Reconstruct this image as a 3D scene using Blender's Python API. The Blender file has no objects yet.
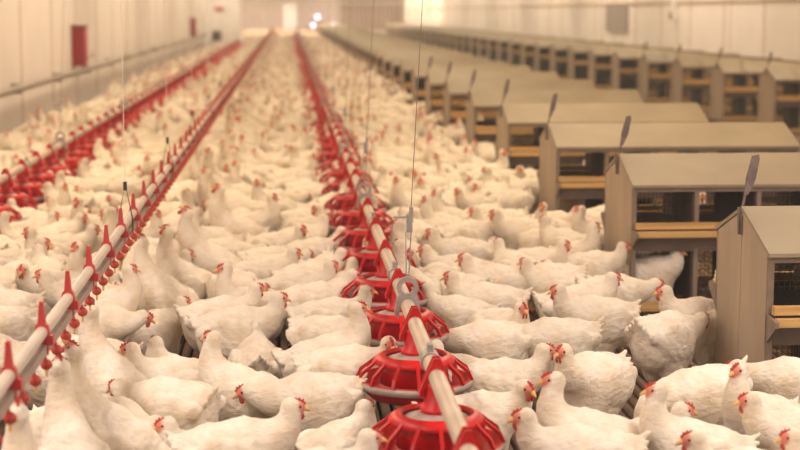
import bpy, math, random
import numpy as np
from mathutils import Vector, Matrix
random.seed(7); rng = np.random.default_rng(7)
sc = bpy.context.scene
COL = sc.collection

# ------------------------------------------------------------------ camera
FPX, CAMH = 1600.0, 1.46
TH = math.atan(213 / FPX)
PS = math.atan(113 * math.cos(TH) / FPX)
cF = np.array([math.sin(PS) * math.cos(TH), math.cos(PS) * math.cos(TH), -math.sin(TH)])
cR = np.array([math.cos(PS), -math.sin(PS), 0.0])
cU = np.cross(cR, cF)
cam = bpy.data.cameras.new('camera')
cam.sensor_width = 36; cam.lens = FPX * 36 / 800
cam.clip_start = 0.1; cam.clip_end = 400
cam.dof.use_dof = True; cam.dof.focus_distance = 5.5; cam.dof.aperture_fstop = 2.8
cam_ob = bpy.data.objects.new('camera', cam); COL.objects.link(cam_ob)
cam_ob.matrix_world = Matrix(((cR[0], cU[0], -cF[0], 0), (cR[1], cU[1], -cF[1], 0),
                              (cR[2], cU[2], -cF[2], CAMH), (0, 0, 0, 1)))
sc.camera = cam_ob

# ------------------------------------------------------------------ light
sc.view_settings.view_transform = 'Standard'; sc.view_settings.look = 'None'
sc.view_settings.gamma = 1.0; sc.view_settings.use_curve_mapping = False
sc.view_settings.exposure = 0.28
try:
    sc.cycles.use_denoising = True
    sc.cycles.max_bounces = 6; sc.cycles.diffuse_bounces = 4
except Exception: pass
world = bpy.data.worlds.new('world'); sc.world = world; world.use_nodes = True
bgn = world.node_tree.nodes['Background']
bgn.inputs[0].default_value = (1.0, 0.88, 0.78, 1); bgn.inputs[1].default_value = 0.22
LAMP_Z = 3.05
def ceiling_light(x, y, length, width, power, colour):
    l = bpy.data.lights.new('ceiling_light', 'AREA'); l.shape = 'RECTANGLE'
    l.size = width; l.size_y = length; l.energy = power; l.color = colour
    o = bpy.data.objects.new('ceiling_light', l); COL.objects.link(o); o.location = (x, y, LAMP_Z)
for yy in range(0, 108, 9):
    warm = (1.0, 0.81, 0.56) if yy > 8 else (1.0, 0.885, 0.82)
    for xx in (-1.9, 2.2, 6.5):
        ceiling_light(xx, yy + 2.0, 7.5, 0.5, (160 if yy < 8 else 118 if yy < 12 else 100 if yy < 75 else 240), warm)

# ------------------------------------------------------------------ helpers
def lin(c):
    return tuple(((v / 255) / 12.92 if v / 255 <= .04045 else ((v / 255 + .055) / 1.055) ** 2.4) for v in c) + (1.0,)

def mat(name, rgb, rough=.6, metal=0.0, var=.12, scale=8.0, stretch=(1, 1, 1), bump=0.0, bump_scale=None, dark=None, random_tint=0.0, spec=.4):
    m = bpy.data.materials.new(name); m.use_nodes = True
    nt = m.node_tree; N = nt.nodes; L = nt.links; b = N['Principled BSDF']
    b.inputs['Roughness'].default_value = rough; b.inputs['Metallic'].default_value = metal
    b.inputs['Specular IOR Level'].default_value = spec
    tc = N.new('ShaderNodeTexCoord'); mp = N.new('ShaderNodeMapping'); mp.inputs['Scale'].default_value = stretch
    L.new(tc.outputs['Object'], mp.inputs['Vector'])
    nz = N.new('ShaderNodeTexNoise'); nz.inputs['Scale'].default_value = scale; nz.inputs['Detail'].default_value = 5
    L.new(mp.outputs[0], nz.inputs['Vector'])
    cr = N.new('ShaderNodeValToRGB'); base = lin(rgb)
    dk = lin(dark) if dark else tuple(v * (1 - 2.2 * var) for v in base[:3]) + (1,)
    cr.color_ramp.elements[0].color = dk; cr.color_ramp.elements[0].position = .3
    cr.color_ramp.elements[1].color = base; cr.color_ramp.elements[1].position = .62
    L.new(nz.outputs['Fac'], cr.inputs[0]); out = cr.outputs[0]
    if random_tint:
        oi = N.new('ShaderNodeObjectInfo'); hs = N.new('ShaderNodeHueSaturation')
        mr = N.new('ShaderNodeMapRange'); mr.inputs[3].default_value = 1 - random_tint; mr.inputs[4].default_value = 1 + random_tint
        L.new(oi.outputs['Random'], mr.inputs[0]); L.new(mr.outputs[0], hs.inputs['Value'])
        L.new(out, hs.inputs['Color']); out = hs.outputs[0]
    L.new(out, b.inputs['Base Color'])
    if bump:
        n2 = N.new('ShaderNodeTexNoise'); n2.inputs['Scale'].default_value = bump_scale or scale * 4; n2.inputs['Detail'].default_value = 4
        L.new(mp.outputs[0], n2.inputs['Vector'])
        bp = N.new('ShaderNodeBump'); bp.inputs['Strength'].default_value = bump; bp.inputs['Distance'].default_value = .01
        L.new(n2.outputs['Fac'], bp.inputs['Height']); L.new(bp.outputs[0], b.inputs['Normal'])
    return m

def plumage_material():
    m = bpy.data.materials.new('white_plumage'); m.use_nodes = True
    nt = m.node_tree; N = nt.nodes; L = nt.links; b = N['Principled BSDF']
    b.inputs['Roughness'].default_value = .85; b.inputs['Specular IOR Level'].default_value = .15
    b.inputs['Sheen Weight'].default_value = .15; b.inputs['Sheen Roughness'].default_value = .6
    tc = N.new('ShaderNodeTexCoord')
    nz = N.new('ShaderNodeTexNoise'); nz.inputs['Scale'].default_value = 9; nz.inputs['Detail'].default_value = 4
    L.new(tc.outputs['Object'], nz.inputs['Vector'])
    cr = N.new('ShaderNodeValToRGB')
    cr.color_ramp.elements[0].color = lin((208, 187, 156)); cr.color_ramp.elements[0].position = .3
    cr.color_ramp.elements[1].color = lin((231, 219, 200)); cr.color_ramp.elements[1].position = .6
    L.new(nz.outputs['Fac'], cr.inputs[0])
    oi = N.new('ShaderNodeObjectInfo'); mr = N.new('ShaderNodeMapRange'); mr.inputs[3].default_value = .93; mr.inputs[4].default_value = 1.03
    hs = N.new('ShaderNodeHueSaturation')
    L.new(oi.outputs['Random'], mr.inputs[0]); L.new(mr.outputs[0], hs.inputs['Value']); L.new(cr.outputs[0], hs.inputs['Color'])
    at = N.new('ShaderNodeAttribute'); at.attribute_name = 'face'
    mx = N.new('ShaderNodeMix'); mx.data_type = 'RGBA'; mx.inputs[7].default_value = lin((198, 106, 82))
    L.new(at.outputs['Fac'], mx.inputs[0]); L.new(hs.outputs[0], mx.inputs[6]); L.new(mx.outputs[2], b.inputs['Base Color'])
    mp = N.new('ShaderNodeMapping'); mp.inputs['Scale'].default_value = (30, 62, 62)
    L.new(tc.outputs['Object'], mp.inputs['Vector'])
    n3 = N.new('ShaderNodeTexNoise'); n3.inputs['Scale'].default_value = 1.0; n3.inputs['Detail'].default_value = 5; n3.inputs['Distortion'].default_value = .6
    L.new(mp.outputs[0], n3.inputs['Vector'])
    bp = N.new('ShaderNodeBump'); bp.inputs['Strength'].default_value = .5; bp.inputs['Distance'].default_value = .012
    L.new(n3.outputs['Fac'], bp.inputs['Height']); L.new(bp.outputs[0], b.inputs['Normal'])
    return m

M = {}
M['plume'] = plumage_material()
M['comb'] = mat('comb_red', (190, 66, 54), .5, var=.1, scale=60)
M['beak'] = mat('beak_horn', (226, 176, 104), .45, var=.1, scale=60)
M['eye'] = mat('eye_dark', (40, 24, 18), .12, var=.0)
M['leg'] = mat('leg_yellow', (214, 172, 104), .6, var=.15, scale=60)
M['red'] = mat('red_plastic', (202, 14, 16), .40, var=.1, scale=14, random_tint=.08, dark=(166, 10, 14))
M['clipred'] = mat('faded_red_plastic', (196, 62, 60), .5, var=.1, scale=14)
M['pipe'] = mat('galvanised_pipe', (196, 178, 156), .5, .25, var=.1, scale=6, stretch=(3, 1, 3))
M['pvc'] = mat('pale_tube', (198, 182, 164), .5, 0, var=.06, scale=6)
M['alu'] = mat('grey_profile', (158, 142, 128), .5, .3, var=.1, scale=6)
M['steel'] = mat('grey_steel', (172, 164, 156), .45, .4, var=.12, scale=30)
M['band'] = mat('grey_band', (176, 160, 148), .5, .2, var=.08, scale=20)
M['panel'] = mat('nest_panel', (176, 156, 132), .7, 0, var=.10, scale=5, stretch=(1, 1, .35), bump=.08, random_tint=.04)
M['roof'] = mat('nest_roof_sheet', (154, 138, 112), .62, 0, var=.08, scale=2.5, bump=.05)
M['rail'] = mat('nest_rail', (140, 122, 104), .6, .1, var=.12, scale=12)
M['dark'] = mat('nest_inner_board', (92, 76, 64), .8, 0, var=.15, scale=8)
M['lip'] = mat('nest_lip_board', (118, 102, 90), .75, 0, var=.15, scale=6)
M['wood'] = mat('perch_wood', (206, 166, 102), .65, 0, var=.12, scale=5, stretch=(.4, 6, 6), random_tint=.06, dark=(176, 134, 76))
M['mesh'] = mat('wire_mesh_zinc', (170, 146, 112), .5, .3, var=.1, scale=30)
M['straw'] = mat('nest_straw', (128, 92, 58), .9, 0, var=.2, scale=30)
M['slat'] = mat('floor_slat', (134, 108, 84), .85, 0, var=.2, scale=7, stretch=(1, .5, 1), bump=.4, random_tint=.1, dark=(84, 62, 46))
M['pit'] = mat('pit_floor', (52, 38, 28), .95, 0, var=.2, scale=6)
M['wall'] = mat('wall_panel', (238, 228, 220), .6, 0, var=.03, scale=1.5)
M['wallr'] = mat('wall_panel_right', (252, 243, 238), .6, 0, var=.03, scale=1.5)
M['seam'] = mat('panel_joint', (206, 182, 162), .7, 0, var=.05)
M['far'] = mat('end_wall_panel', (226, 208, 208), .6, 0, var=.05, scale=.6)
M['fardark'] = mat('closed_curtain', (176, 150, 138), .8, 0, var=.06, scale=1.0, stretch=(4, 1, .2))
M['cab'] = mat('white_cabinet', (250, 246, 246), .5, 0, var=.04, scale=2)
M['black'] = mat('dark_grey_plastic', (60, 48, 42), .6, 0, var=.1)
M['redbox'] = mat('dark_red_box', (150, 26, 26), .6, 0, var=.08, scale=3)
M['wire'] = mat('thin_wire', (140, 122, 104), .5, .3, var=.05)
M['cord'] = mat('pale_cord', (236, 220, 198), .7, 0, var=.05)
M['lever'] = mat('grey_lever', (128, 112, 104), .6, .2, var=.15, scale=30)
M['ceil'] = mat('ceiling_sheet', (236, 220, 204), .7, 0, var=.04, scale=2)
M['window'] = None

class MB:
    """collects shapes into one mesh; several material slots are allowed"""
    def __init__(s): s.v = []; s.f = []; s.mi = []; s.cur = 0; s.sm = []
    def add(s, vs, fs, smooth=False):
        o = len(s.v); s.v += [tuple(v) for v in vs]
        for f in fs: s.f.append(tuple(i + o for i in f)); s.mi.append(s.cur); s.sm.append(smooth)
        return s
    def box(s, x0, x1, y0, y1, z0, z1):
        return s.add([(x0, y0, z0), (x1, y0, z0), (x1, y1, z0), (x0, y1, z0), (x0, y0, z1), (x1, y0, z1), (x1, y1, z1), (x0, y1, z1)],
                     [(0, 3, 2, 1), (4, 5, 6, 7), (0, 1, 5, 4), (1, 2, 6, 5), (2, 3, 7, 6), (3, 0, 4, 7)])
    def prism(s, poly, axis, a, b):
        """poly of 2D points extruded along axis x|y|z from a to b"""
        def P(p, t): return {'x': (t, p[0], p[1]), 'y': (p[0], t, p[1]), 'z': (p[0], p[1], t)}[axis]
        n = len(poly)
        vs = [P(p, a) for p in poly] + [P(p, b) for p in poly]
        fs = [tuple(range(n))[::-1], tuple(range(n, 2 * n))] + [(i, (i + 1) % n, n + (i + 1) % n, n + i) for i in range(n)]
        return s.add(vs, fs)
    def tube(s, pts, rad, n=8, cap=True):
        pts = [Vector(p) for p in pts]; rads = rad if isinstance(rad, (list, tuple)) else [rad] * len(pts)
        vs = []; fs = []
        for i, p in enumerate(pts):
            t = (pts[min(i + 1, len(pts) - 1)] - pts[max(i - 1, 0)]).normalized()
            a = t.cross(Vector((0, 0, 1)) if abs(t.z) < .9 else Vector((1, 0, 0))).normalized(); b = a.cross(t)
            for k in range(n):
                w = 2 * math.pi * k / n; vs.append(p + (a * math.cos(w) + b * math.sin(w)) * rads[i])
        for i in range(len(pts) - 1):
            for k in range(n):
                fs.append((i * n + k, i * n + (k + 1) % n, (i + 1) * n + (k + 1) % n, (i + 1) * n + k))
        s.add(vs, fs, True)
        if cap: s.add(vs[:n], [tuple(range(n))[::-1]]); s.add(vs[-n:], [tuple(range(n))])
        return s
    def lathe(s, prof, n=32, c=(0, 0, 0), closed=False):
        vs = []; fs = []; m = len(prof)
        for (r, z) in prof:
            for k in range(n):
                w = 2 * math.pi * k / n; vs.append((c[0] + r * math.cos(w), c[1] + r * math.sin(w), c[2] + z))
        for i in range(m if closed else m - 1):
            j = (i + 1) % m
            for k in range(n): fs.append((i * n + k, i * n + (k + 1) % n, j * n + (k + 1) % n, j * n + k))
        return s.add(vs, fs, True)
    def ball(s, c, r, n=8, m=6):
        rr = r if isinstance(r, (tuple, list)) else (r, r, r)
        vs = [(c[0], c[1], c[2] + rr[2])]; fs = []
        for i in range(1, m):
            p = math.pi * i / m
            for k in range(n):
                w = 2 * math.pi * k / n
                vs.append((c[0] + rr[0] * math.sin(p) * math.cos(w), c[1] + rr[1] * math.sin(p) * math.sin(w), c[2] + rr[2] * math.cos(p)))
        vs.append((c[0], c[1], c[2] - rr[2])); last = len(vs) - 1
        for k in range(n):
            fs.append((0, 1 + k, 1 + (k + 1) % n)); fs.append((last, 1 + (m - 2) * n + (k + 1) % n, 1 + (m - 2) * n + k))
        for i in range(m - 2):
            for k in range(n):
                a = 1 + i * n; b = a + n
                fs.append((a + k, b + k, b + (k + 1) % n, a + (k + 1) % n))
        return s.add(vs, fs, True)
    def mesh(s, name, mats):
        me = bpy.data.meshes.new(name); me.from_pydata(s.v, [], s.f)
        for m in (mats if isinstance(mats, (list, tuple)) else [mats]): me.materials.append(m)
        me.polygons.foreach_set('material_index', s.mi); me.polygons.foreach_set('use_smooth', s.sm)
        me.update(); return me

def place(name, me, parent=None, loc=(0, 0, 0)):
    o = bpy.data.objects.new(name, me); COL.objects.link(o); o.location = loc
    if parent is not None: o.parent = parent
    return o
def empty(name, loc=(0, 0, 0), rz=0, scale=1):
    o = bpy.data.objects.new(name, None); COL.objects.link(o); o.location = loc; o.rotation_euler = (0, 0, rz)
    o.scale = (scale,) * 3; o.empty_display_size = .1
    return o
def tag(o, label=None, cat=None, group=None, kind=None):
    if label: o['label'] = label
    if cat: o['category'] = cat
    if group: o['group'] = group
    if kind: o['kind'] = kind
    return o
ORD = ['nearest', 'second', 'third', 'fourth', 'fifth', 'sixth', 'seventh', 'eighth', 'ninth', 'tenth', 'eleventh', 'twelfth',
       'thirteenth', 'fourteenth', 'fifteenth', 'sixteenth', 'seventeenth', 'eighteenth', 'nineteenth', 'twentieth']
TENS = ['', '', 'twenty', 'thirty', 'forty', 'fifty', 'sixty', 'seventy', 'eighty', 'ninety']
TENTH = ['', '', 'twentieth', 'thirtieth', 'fortieth', 'fiftieth', 'sixtieth', 'seventieth', 'eightieth', 'ninetieth']
def ordinal(i):      # 0-based -> word
    if i < 20: return ORD[i]
    n = i + 1
    if n == 100: return 'hundredth'
    if n > 100: return 'hundred-and-' + (ordinal(n - 101) if n > 101 else 'first')
    return TENTH[n // 10] if n % 10 == 0 else TENS[n // 10] + '-' + ['', 'first'][n % 10] if n % 10 == 1 else TENS[n // 10] + '-' + ORD[n % 10 - 1]
def nth(i): return 'first' if i == 0 else ordinal(i)

def project(p):
    v = np.asarray(p, float) - np.array([0, 0, CAMH]); z = v @ cF
    return 400 + FPX * (v @ cR) / z, 225 - FPX * (v @ cU) / z, z
def floor_point(px, py, z):
    d = cF + cR * (px - 400) / FPX - cU * (py - 225) / FPX
    return (np.array([0, 0, CAMH]) + d * ((z - CAMH) / d[2]))[:2]

# ------------------------------------------------------------------ the setting
XL, XR, YB, YE, ZC = -3.0, 7.7, -3.0, 107.0, 3.2
fl = tag(place('floor', MB().box(XL, XR, YB, YE, -.5, -.4).mesh('floor', M['pit'])), kind='structure')
slat_pitch = .0475
slat = MB().prism([(-.0155, -.035), (.0155, -.035), (.0165, -.008), (.010, 0), (-.010, 0), (-.0165, -.008)], 'y', 0, YE - YB).mesh('slat', M['slat'])
for i in range(int((XR - XL) / slat_pitch)):
    place('slat', slat, fl, (XL + .03 + i * slat_pitch, YB, 0))
beam = MB().box(XL, XR, -.03, .03, -.4, -.036).mesh('beam', M['pit'])
for i in range(0, 110, 2):
    place('beam', beam, fl, (0, YB + .3 + i, 0))

def wall_side(name, x, thick, m, seam_step, inward):
    w = tag(place(name, MB().box(min(x, x + thick), max(x, x + thick), YB, YE, -.5, ZC).mesh(name, m)), kind='structure')
    sm = MB().box(-.004, .004, -.02, .02, 0, ZC - .01).mesh('panel_joint', M['seam'])
    n = int((YE - 4) / seam_step)
    for i in range(n): place('panel_joint', sm, w, (x + inward * .004, 4 + i * seam_step, 0))
    return w
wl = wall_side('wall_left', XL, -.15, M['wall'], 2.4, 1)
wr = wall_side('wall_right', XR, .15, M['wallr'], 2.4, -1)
rail = MB().box(-.03, 0, YB, YE, 0, .05).mesh('wall_rail', M['seam'])
place('wall_rail', rail, wr, (XR, 0, 1.62))
we = tag(place('wall_end', MB().box(XL, XR, YE, YE + .2, -.5, ZC).mesh('wall_end', M['far'])), kind='structure')
strip = MB().prism([(-.45, 0), (.45, 0), (.40, -.05), (-.40, -.05)], 'z', 0, 3.0).mesh('wall_strip', M['far'])
for i in range(7): place('wall_strip', strip, we, (-2.9 + i * .98, YE, 0))
cur = MB()
for i in range(14): cur.prism([(3.55 + i * .29, 0), (3.55 + i * .29 + .145, -.06), (3.55 + i * .29 + .29, 0)], 'z', .3, 3.1)
tag(place('end_curtain', cur.mesh('end_curtain', M['fardark']), None, (0, YE - .04, 0)),
    'grey brown closed curtain hanging on the far end wall', 'curtain')
bb = MB().box(XL, XR, YE - .3, YE - .1, 1.98, 2.1).mesh('trim', M['wall'])
tag(place('trim_1', bb), kind='structure')
tag(place('ceiling', MB().box(XL, XR, YB, YE, ZC, ZC + .1).mesh('ceiling', M['ceil'])), kind='structure')

# end-wall lamps and the glowing window pane
def glow_mat(name, col, strength):
    m = bpy.data.materials.new(name); m.use_nodes = True
    b = m.node_tree.nodes['Principled BSDF']; b.inputs['Base Color'].default_value = (.9, .9, .9, 1)
    b.inputs['Emission Color'].default_value = col; b.inputs['Emission Strength'].default_value = strength
    return m
M['glow'] = glow_mat('cool_lamp', (.78, .74, 1.0, 1), 3.0)
M['glow2'] = glow_mat('glowing_pane', (1.0, .88, .76, 1), .28)  # window pane, not a lamp: its soft brightness is put in as emission
lampl = ['upper cool lamp shining on the far end wall', 'lower left cool lamp shining on the far end wall', 'lower right cool lamp beside the far curtain']
for (px, py), lb in zip([(317, 17), (313, 25), (333, 25)], lampl):
    Y = YE - .5; X = (px - 287) / FPX * Y; Z = CAMH - (py - 12) / FPX * Y
    t = empty('wall_lamp', (X, Y, Z)); tag(t, lb, 'lamp', 'cool lamps on the far wall')
    place('lamp_housing', MB().box(-.2, .2, .06, .44, -.16, .16).mesh('lamp_housing', M['steel']), t)
    place('lamp_glass', MB().ball((0, .03, 0), (.19, .09, .15), 12, 8).mesh('lamp_glass', M['glow']), t)
wd = empty('window_1', (.2, YE - .06, .35)); tag(wd, kind='structure')
place('pane', MB().box(-.46, .46, -.03, 0, 0, 1.7).mesh('pane', M['glow2']), wd)
fr = MB().box(-.55, -.46, -.06, .0, -.1, 1.8).box(.46, .55, -.06, 0, -.1, 1.8).box(-.46, .46, -.06, 0, 1.7, 1.8).box(-.46, .46, -.06, 0, -.1, 0)
place('window_frame', fr.mesh('window_frame', M['far']), wd)

# dusty air of the house
hm_ = bpy.data.materials.new('dusty_air'); hm_.use_nodes = True
nt = hm_.node_tree; nt.nodes.remove(nt.nodes['Principled BSDF'])
vs_ = nt.nodes.new('ShaderNodeVolumeScatter'); vs_.inputs['Color'].default_value = (1, .93, .86, 1); vs_.inputs['Density'].default_value = .0045
nt.links.new(vs_.outputs[0], nt.nodes['Material Output'].inputs['Volume'])
hz = place('dusty_air', MB().box(XL - .3, XR + .3, YB - .5, YE + .4, -.6, ZC + .2).mesh('dusty_air', hm_))
tag(hz, 'thin warm dusty haze filling the whole house', 'haze', kind='stuff')

# ------------------------------------------------------------------ nest boxes
NX, NY0, NP, ND = 1.665, 5.42, 2.217, .642
NL, NC = 1.54, 5
RZ, EZ = .808, .693
CW = NL / NC
def nest_parts():
    P = []
    T = .018
    half = ND / 2
    poly_f = [(0, .061), (half - .003, .061), (half - .003, RZ - .012), (0, EZ - .012)]
    poly_b = [(half + .003, .061), (ND, .061), (ND, EZ - .012), (half + .003, RZ - .012)]
    for x in (0, NL - T):
        for poly in (poly_f, poly_b):
            P.append(('end_panel', MB().prism(poly, 'x', x, x + T), M['panel'], None))
    # roof sheets, front and back slope, folded lip at the eave
    P.append(('roof_sheet', MB().prism([(-.035, EZ - .018), (-.035, EZ - .004), (half, RZ + .004), (half, RZ - .010)], 'x', -.004, NL + .004), M['roof'], None))
    P.append(('roof_sheet', MB().prism([(half + .001, RZ - .010), (half + .001, RZ + .004), (ND + .035, EZ - .004), (ND + .035, EZ - .018)], 'x', -.004, NL + .004), M['roof'], None))
    for s in (0, 1):
        y0, y1 = (-.018, .004) if s == 0 else (ND - .004, ND + .018)
        P.append(('eave_rail', MB().box(0, NL, y0, y1, EZ - .04, EZ - .02), M['rail'], None))
        for i in range(NC + 1):
            x = i * CW; x = min(max(x, .0), NL - .022)
            P.append(('post', MB().box(x, x + .022, y0 + .002, y1 - .002, .061, EZ - .04), M['rail'], None))
        sg = -1 if s == 0 else 1; yf = 0 if s == 0 else ND
        # upper perch boards, lower perch board, slanted lip boards
        for (zz, off, th, hh) in ((.505, .030, .03, .030), (.468, .072, .03, .028), (.12, .05, .03, .045)):
            ya, yb = sorted((yf + sg * off, yf + sg * (off + th)))
            P.append(('perch', MB().box(.012, NL - .012, ya, yb, zz - hh, zz), M['wood'], None))
        for i in (0, NC):
            x = i * CW - (.02 if i else 0)
            P.append(('perch_bracket', MB().prism([(yf, .36), (yf + sg * .12, .44), (yf + sg * .12, .46), (yf, .47)], 'x', x, x + .012), M['rail'], None))
        P.append(('lip_board', MB().prism([(yf + sg * .03, .47), (yf + sg * .04, .47), (yf + sg * .012, .36), (yf + sg * .002, .36)], 'x', .024, NL - .024), M['lip'], None))
        P.append(('lip_board', MB().box(.024, NL - .024, min(yf, yf + sg * .012), max(yf, yf + sg * .012), .061, .085), M['lip'], None))
    P.append(('tier_floor', MB().box(T, NL - T, .02, ND - .02, .36, .375), M['dark'], None))
    P.append(('tier_floor', MB().box(T, NL - T, .02, ND - .02, .061, .070), M['dark'], None))
    for i in range(1, NC):
        P.append(('divider', MB().box(i * CW - .006, i * CW + .006, .006, ND - .006, .065, EZ - .05), M['dark'], None))
    # solid half-height back board with woven wire above it
    for z0, z1, z2 in ((.375, .50, .70), (.065, .10, .345)):
        P.append(('back_board', MB().box(T, NL - T, half - .006, half + .006, z0, z1), M['dark'], None))
        for i in range(NC):
            m = MB(); xa = i * CW + .02; xb = (i + 1) * CW - .02
            if i % 2 == 1: xb = xa + (xb - xa) * .62
            k = xa
            while k < xb: m.box(k - .0016, k + .0016, half - .002, half + .002, z1, z2); k += .021
            k = z1 + .01
            while k < z2: m.box(xa, xb, half - .0035, half - .0005, k - .0016, k + .0016); k += .021
            P.append(('wire_mesh', m, M['mesh'], None))
            if i % 2 == 1: P.append(('blank_panel', MB().box(xb, (i + 1) * CW - .008, half - .004, half + .004, z1, z2), M['dark'], None))
    for z0 in (.375, .065):
        for i in range(NC):
            m = MB(); r = random.Random(i * 7 + int(z0 * 100))
            for q in range(46):
                cx = i * CW + r.uniform(.05, CW - .05); cy = r.uniform(.06, .26); a = r.uniform(0, 6.28); l = r.uniform(.05, .10)
                zz = z0 + .004 + r.uniform(.0, .05); dz = r.uniform(-.02, .05)
                dx, dy = math.cos(a) * l / 2, math.sin(a) * l / 2
                if not (i * CW + .012 < cx - abs(dx) and cx + abs(dx) < (i + 1) * CW - .012): dx *= .3
                dy *= .6
                m.tube([(cx - dx, cy - dy, max(zz - dz, z0 + .003)), (cx + dx, cy + dy, zz + dz + .004)], .003, 3, False)
            P.append(('nest_straw', m, M['straw'], 'stuff'))
    # hook plate and grey lever at the near end of the ridge
    hk = MB().box(-.006, 0, half - .012, half + .03, RZ - .10, RZ - .03).tube([(-.012, half, RZ - .10), (-.012, half + .01, RZ + .0)], .005, 6)
    P.append(('hook', hk, M['lever'], None))
    lv = MB().tube([(-.008, half, RZ - .05), (.012, half + .01, RZ + .05)], .005, 6)
    lv.prism([(.006, RZ + .045), (.020, RZ + .045), (.046, RZ + .10), (.060, RZ + .18), (.056, RZ + .195), (.034, RZ + .19), (.014, RZ + .11)], 'y', half, half + .014)
    P.append(('lever', lv, M['lever'], None))
    return [(n, mb.mesh(n, m), k) for n, mb, m, k in P]
NEST = nest_parts()
def nest_simple():
    m = MB(); half = ND / 2
    m.cur = 0
    for x in (0, NL - .018): m.prism([(0, .061), (ND, .061), (ND, EZ - .012), (half, RZ - .012), (0, EZ - .012)], 'x', x, x + .018)
    m.cur = 1
    m.prism([(-.035, EZ - .018), (-.035, EZ - .004), (half, RZ + .004), (half, RZ - .010)], 'x', -.004, NL + .004)
    m.prism([(half, RZ - .010), (half, RZ + .004), (ND + .035, EZ - .004), (ND + .035, EZ - .018)], 'x', -.004, NL + .004)
    m.cur = 2
    m.box(0, NL, -.018, .004, EZ - .04, EZ - .02)
    for i in range(NC + 1):
        x = min(i * CW, NL - .022); m.box(x, x + .022, -.016, .002, .061, EZ - .04)
    m.cur = 3
    for (zz, off, hh) in ((.505, .030, .030), (.468, .072, .028), (.12, .05, .045)): m.box(.012, NL - .012, -off - .03, -off, zz - hh, zz)
    m.cur = 4
    m.box(.02, NL - .02, half - .01, half + .01, .061, EZ - .02); m.box(.02, NL - .02, .02, half, .36, .375)
    for i in range(1, NC): m.box(i * CW - .006, i * CW + .006, .006, half - .012, .065, EZ - .05)
    m.box(.024, NL - .024, -.03, -.002, .36, .46)
    return m.mesh('nest_box', [M['panel'], M['roof'], M['rail'], M['wood'], M['dark']])
NEST_S = nest_simple()
nest_rects = []
RAISE = .05
def nest(x, y, z, label, group, full):
    if full:
        t = empty('nest_box', (x, y, z))
        for n, me, k in NEST:
            c = place(n, me, t)
            if k: c['kind'] = k
    else:
        t = place('nest_box', NEST_S, None, (x, y, z))
    tag(t, label, 'nest box', group); return t
n1 = 42
for k in range(n1):
    lb = ('grey two-tier nest box with pale roof beside the hens, %s from the camera' % ordinal(k)) if k else 'grey two-tier nest box with pale roof, nearest one at the right edge'
    nest(NX, NY0 + k * NP, -.06, lb, 'nest boxes of the row beside the hens', k < 7)
    nest_rects.append((NX - .05, NX + NL, NY0 + k * NP - .15, NY0 + k * NP + ND + .15))
X2, Y2 = 5.68, 18.4 - 2 * NP
for k in range(36):
    nest(X2, Y2 + k * NP, RAISE - .06, 'grey nest box on the raised row by the right wall, %s from the camera' % ordinal(k), 'nest boxes of the row by the right wall', 1 <= k < 6)
    nest_rects.append((X2 - .05, XR, Y2 + k * NP - .2, Y2 + k * NP + ND + .2))
tag(place('floor_platform', MB().box(X2 - .12, XR, YB, YE, .0, RAISE).mesh('floor_platform', M['slat'])), kind='structure')
gp = empty('overhead_pipe', (X2 + .32, 0, .875)); tag(gp, 'thin brown pipe above the roofs of the right wall nest row', 'pipe')
place('pipe', MB().tube([(0, 10, 0), (0, 100, 0)], .012, 6).mesh('pipe', M['straw']), gp)
hg = MB().tube([(0, 0, 0), (0, 0, 2.32)], .003, 4).mesh('hanger_wire', M['wire'])
for i in range(28): place('hanger_wire', hg, gp, (0, 12.5 + i * 3.0, 0))

# ------------------------------------------------------------------ wall fixtures
wp = empty('wall_pipe', (XL + .12, 0, .645)); tag(wp, 'long grey pipe fixed along the left wall', 'pipe')
place('pipe', MB().tube([(0, 4, 0), (0, 58.3, 0)], .038, 12).mesh('pipe', M['alu']), wp)
bk = MB().box(-.12, .0, -.02, .02, -.07, .045).mesh('pipe_bracket', M['steel'])
for i in range(18): place('pipe_bracket', bk, wp, (0, 5.5 + i * 3.05, 0))
for y, lb in ((22.7, 'tall dark red box on the left wall, nearer of the two'), (50.0, 'tall dark red box on the left wall, farther of the two')):
    t = empty('wall_box', (XL, y, .71)); tag(t, lb, 'wall box', 'dark red wall boxes')
    place('body', MB().box(0.004, .17, 0, .34, 0, .545).mesh('body', M['redbox']), t)
    place('cover', MB().box(.172, .182, .02, .32, .02, .525).mesh('cover', M['clipred']), t)
    place('top_cap', MB().box(.002, .19, -.01, .35, .547, .566).mesh('top_cap', M['black']), t)
    h = MB().tube([(.18, .2, .09), (.26, .2, .15), (.31, .2, .13)], .010, 6).tube([(.26, .2, .15), (.26, .2, .21)], .008, 6)
    place('tap', h.mesh('tap', M['steel']), t)
cb = empty('control_cabinet', (XL, 58.6, 0)); tag(cb, 'tall white cabinet standing against the left wall at far end', 'cabinet')
place('body', MB().box(0.004, 1.33, 0, .8, 0, 2.5).mesh('body', M['cab']), cb)
place('door', MB().box(.74, 1.26, -.03, 0, .2, 2.4).mesh('door', M['cab']), cb)
place('vent', MB().box(.30, .63, -.06, -.002, .44, .78).mesh('vent', M['black']), cb)
sg = place('sign', MB().box(.40, .72, -.045, -.002, 1.50, 1.62).mesh('sign', M['clipred']), cb)
inl = empty('air_inlet', (XR, 37.2, 1.0)); tag(inl, 'grey rectangular air inlet on the right wall', 'air inlet')
place('frame', MB().box(-.05, 0, -1.2, -1.1, 0, .66).box(-.05, 0, 1.1, 1.2, 0, .66).box(-.05, 0, -1.1, 1.1, 0, .07).box(-.05, 0, -1.1, 1.1, .59, .66).mesh('frame', M['band']), inl)
place('flap', MB().box(-.035, -.005, -1.1, 1.1, .07, .59).mesh('flap', M['steel']), inl)
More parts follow.
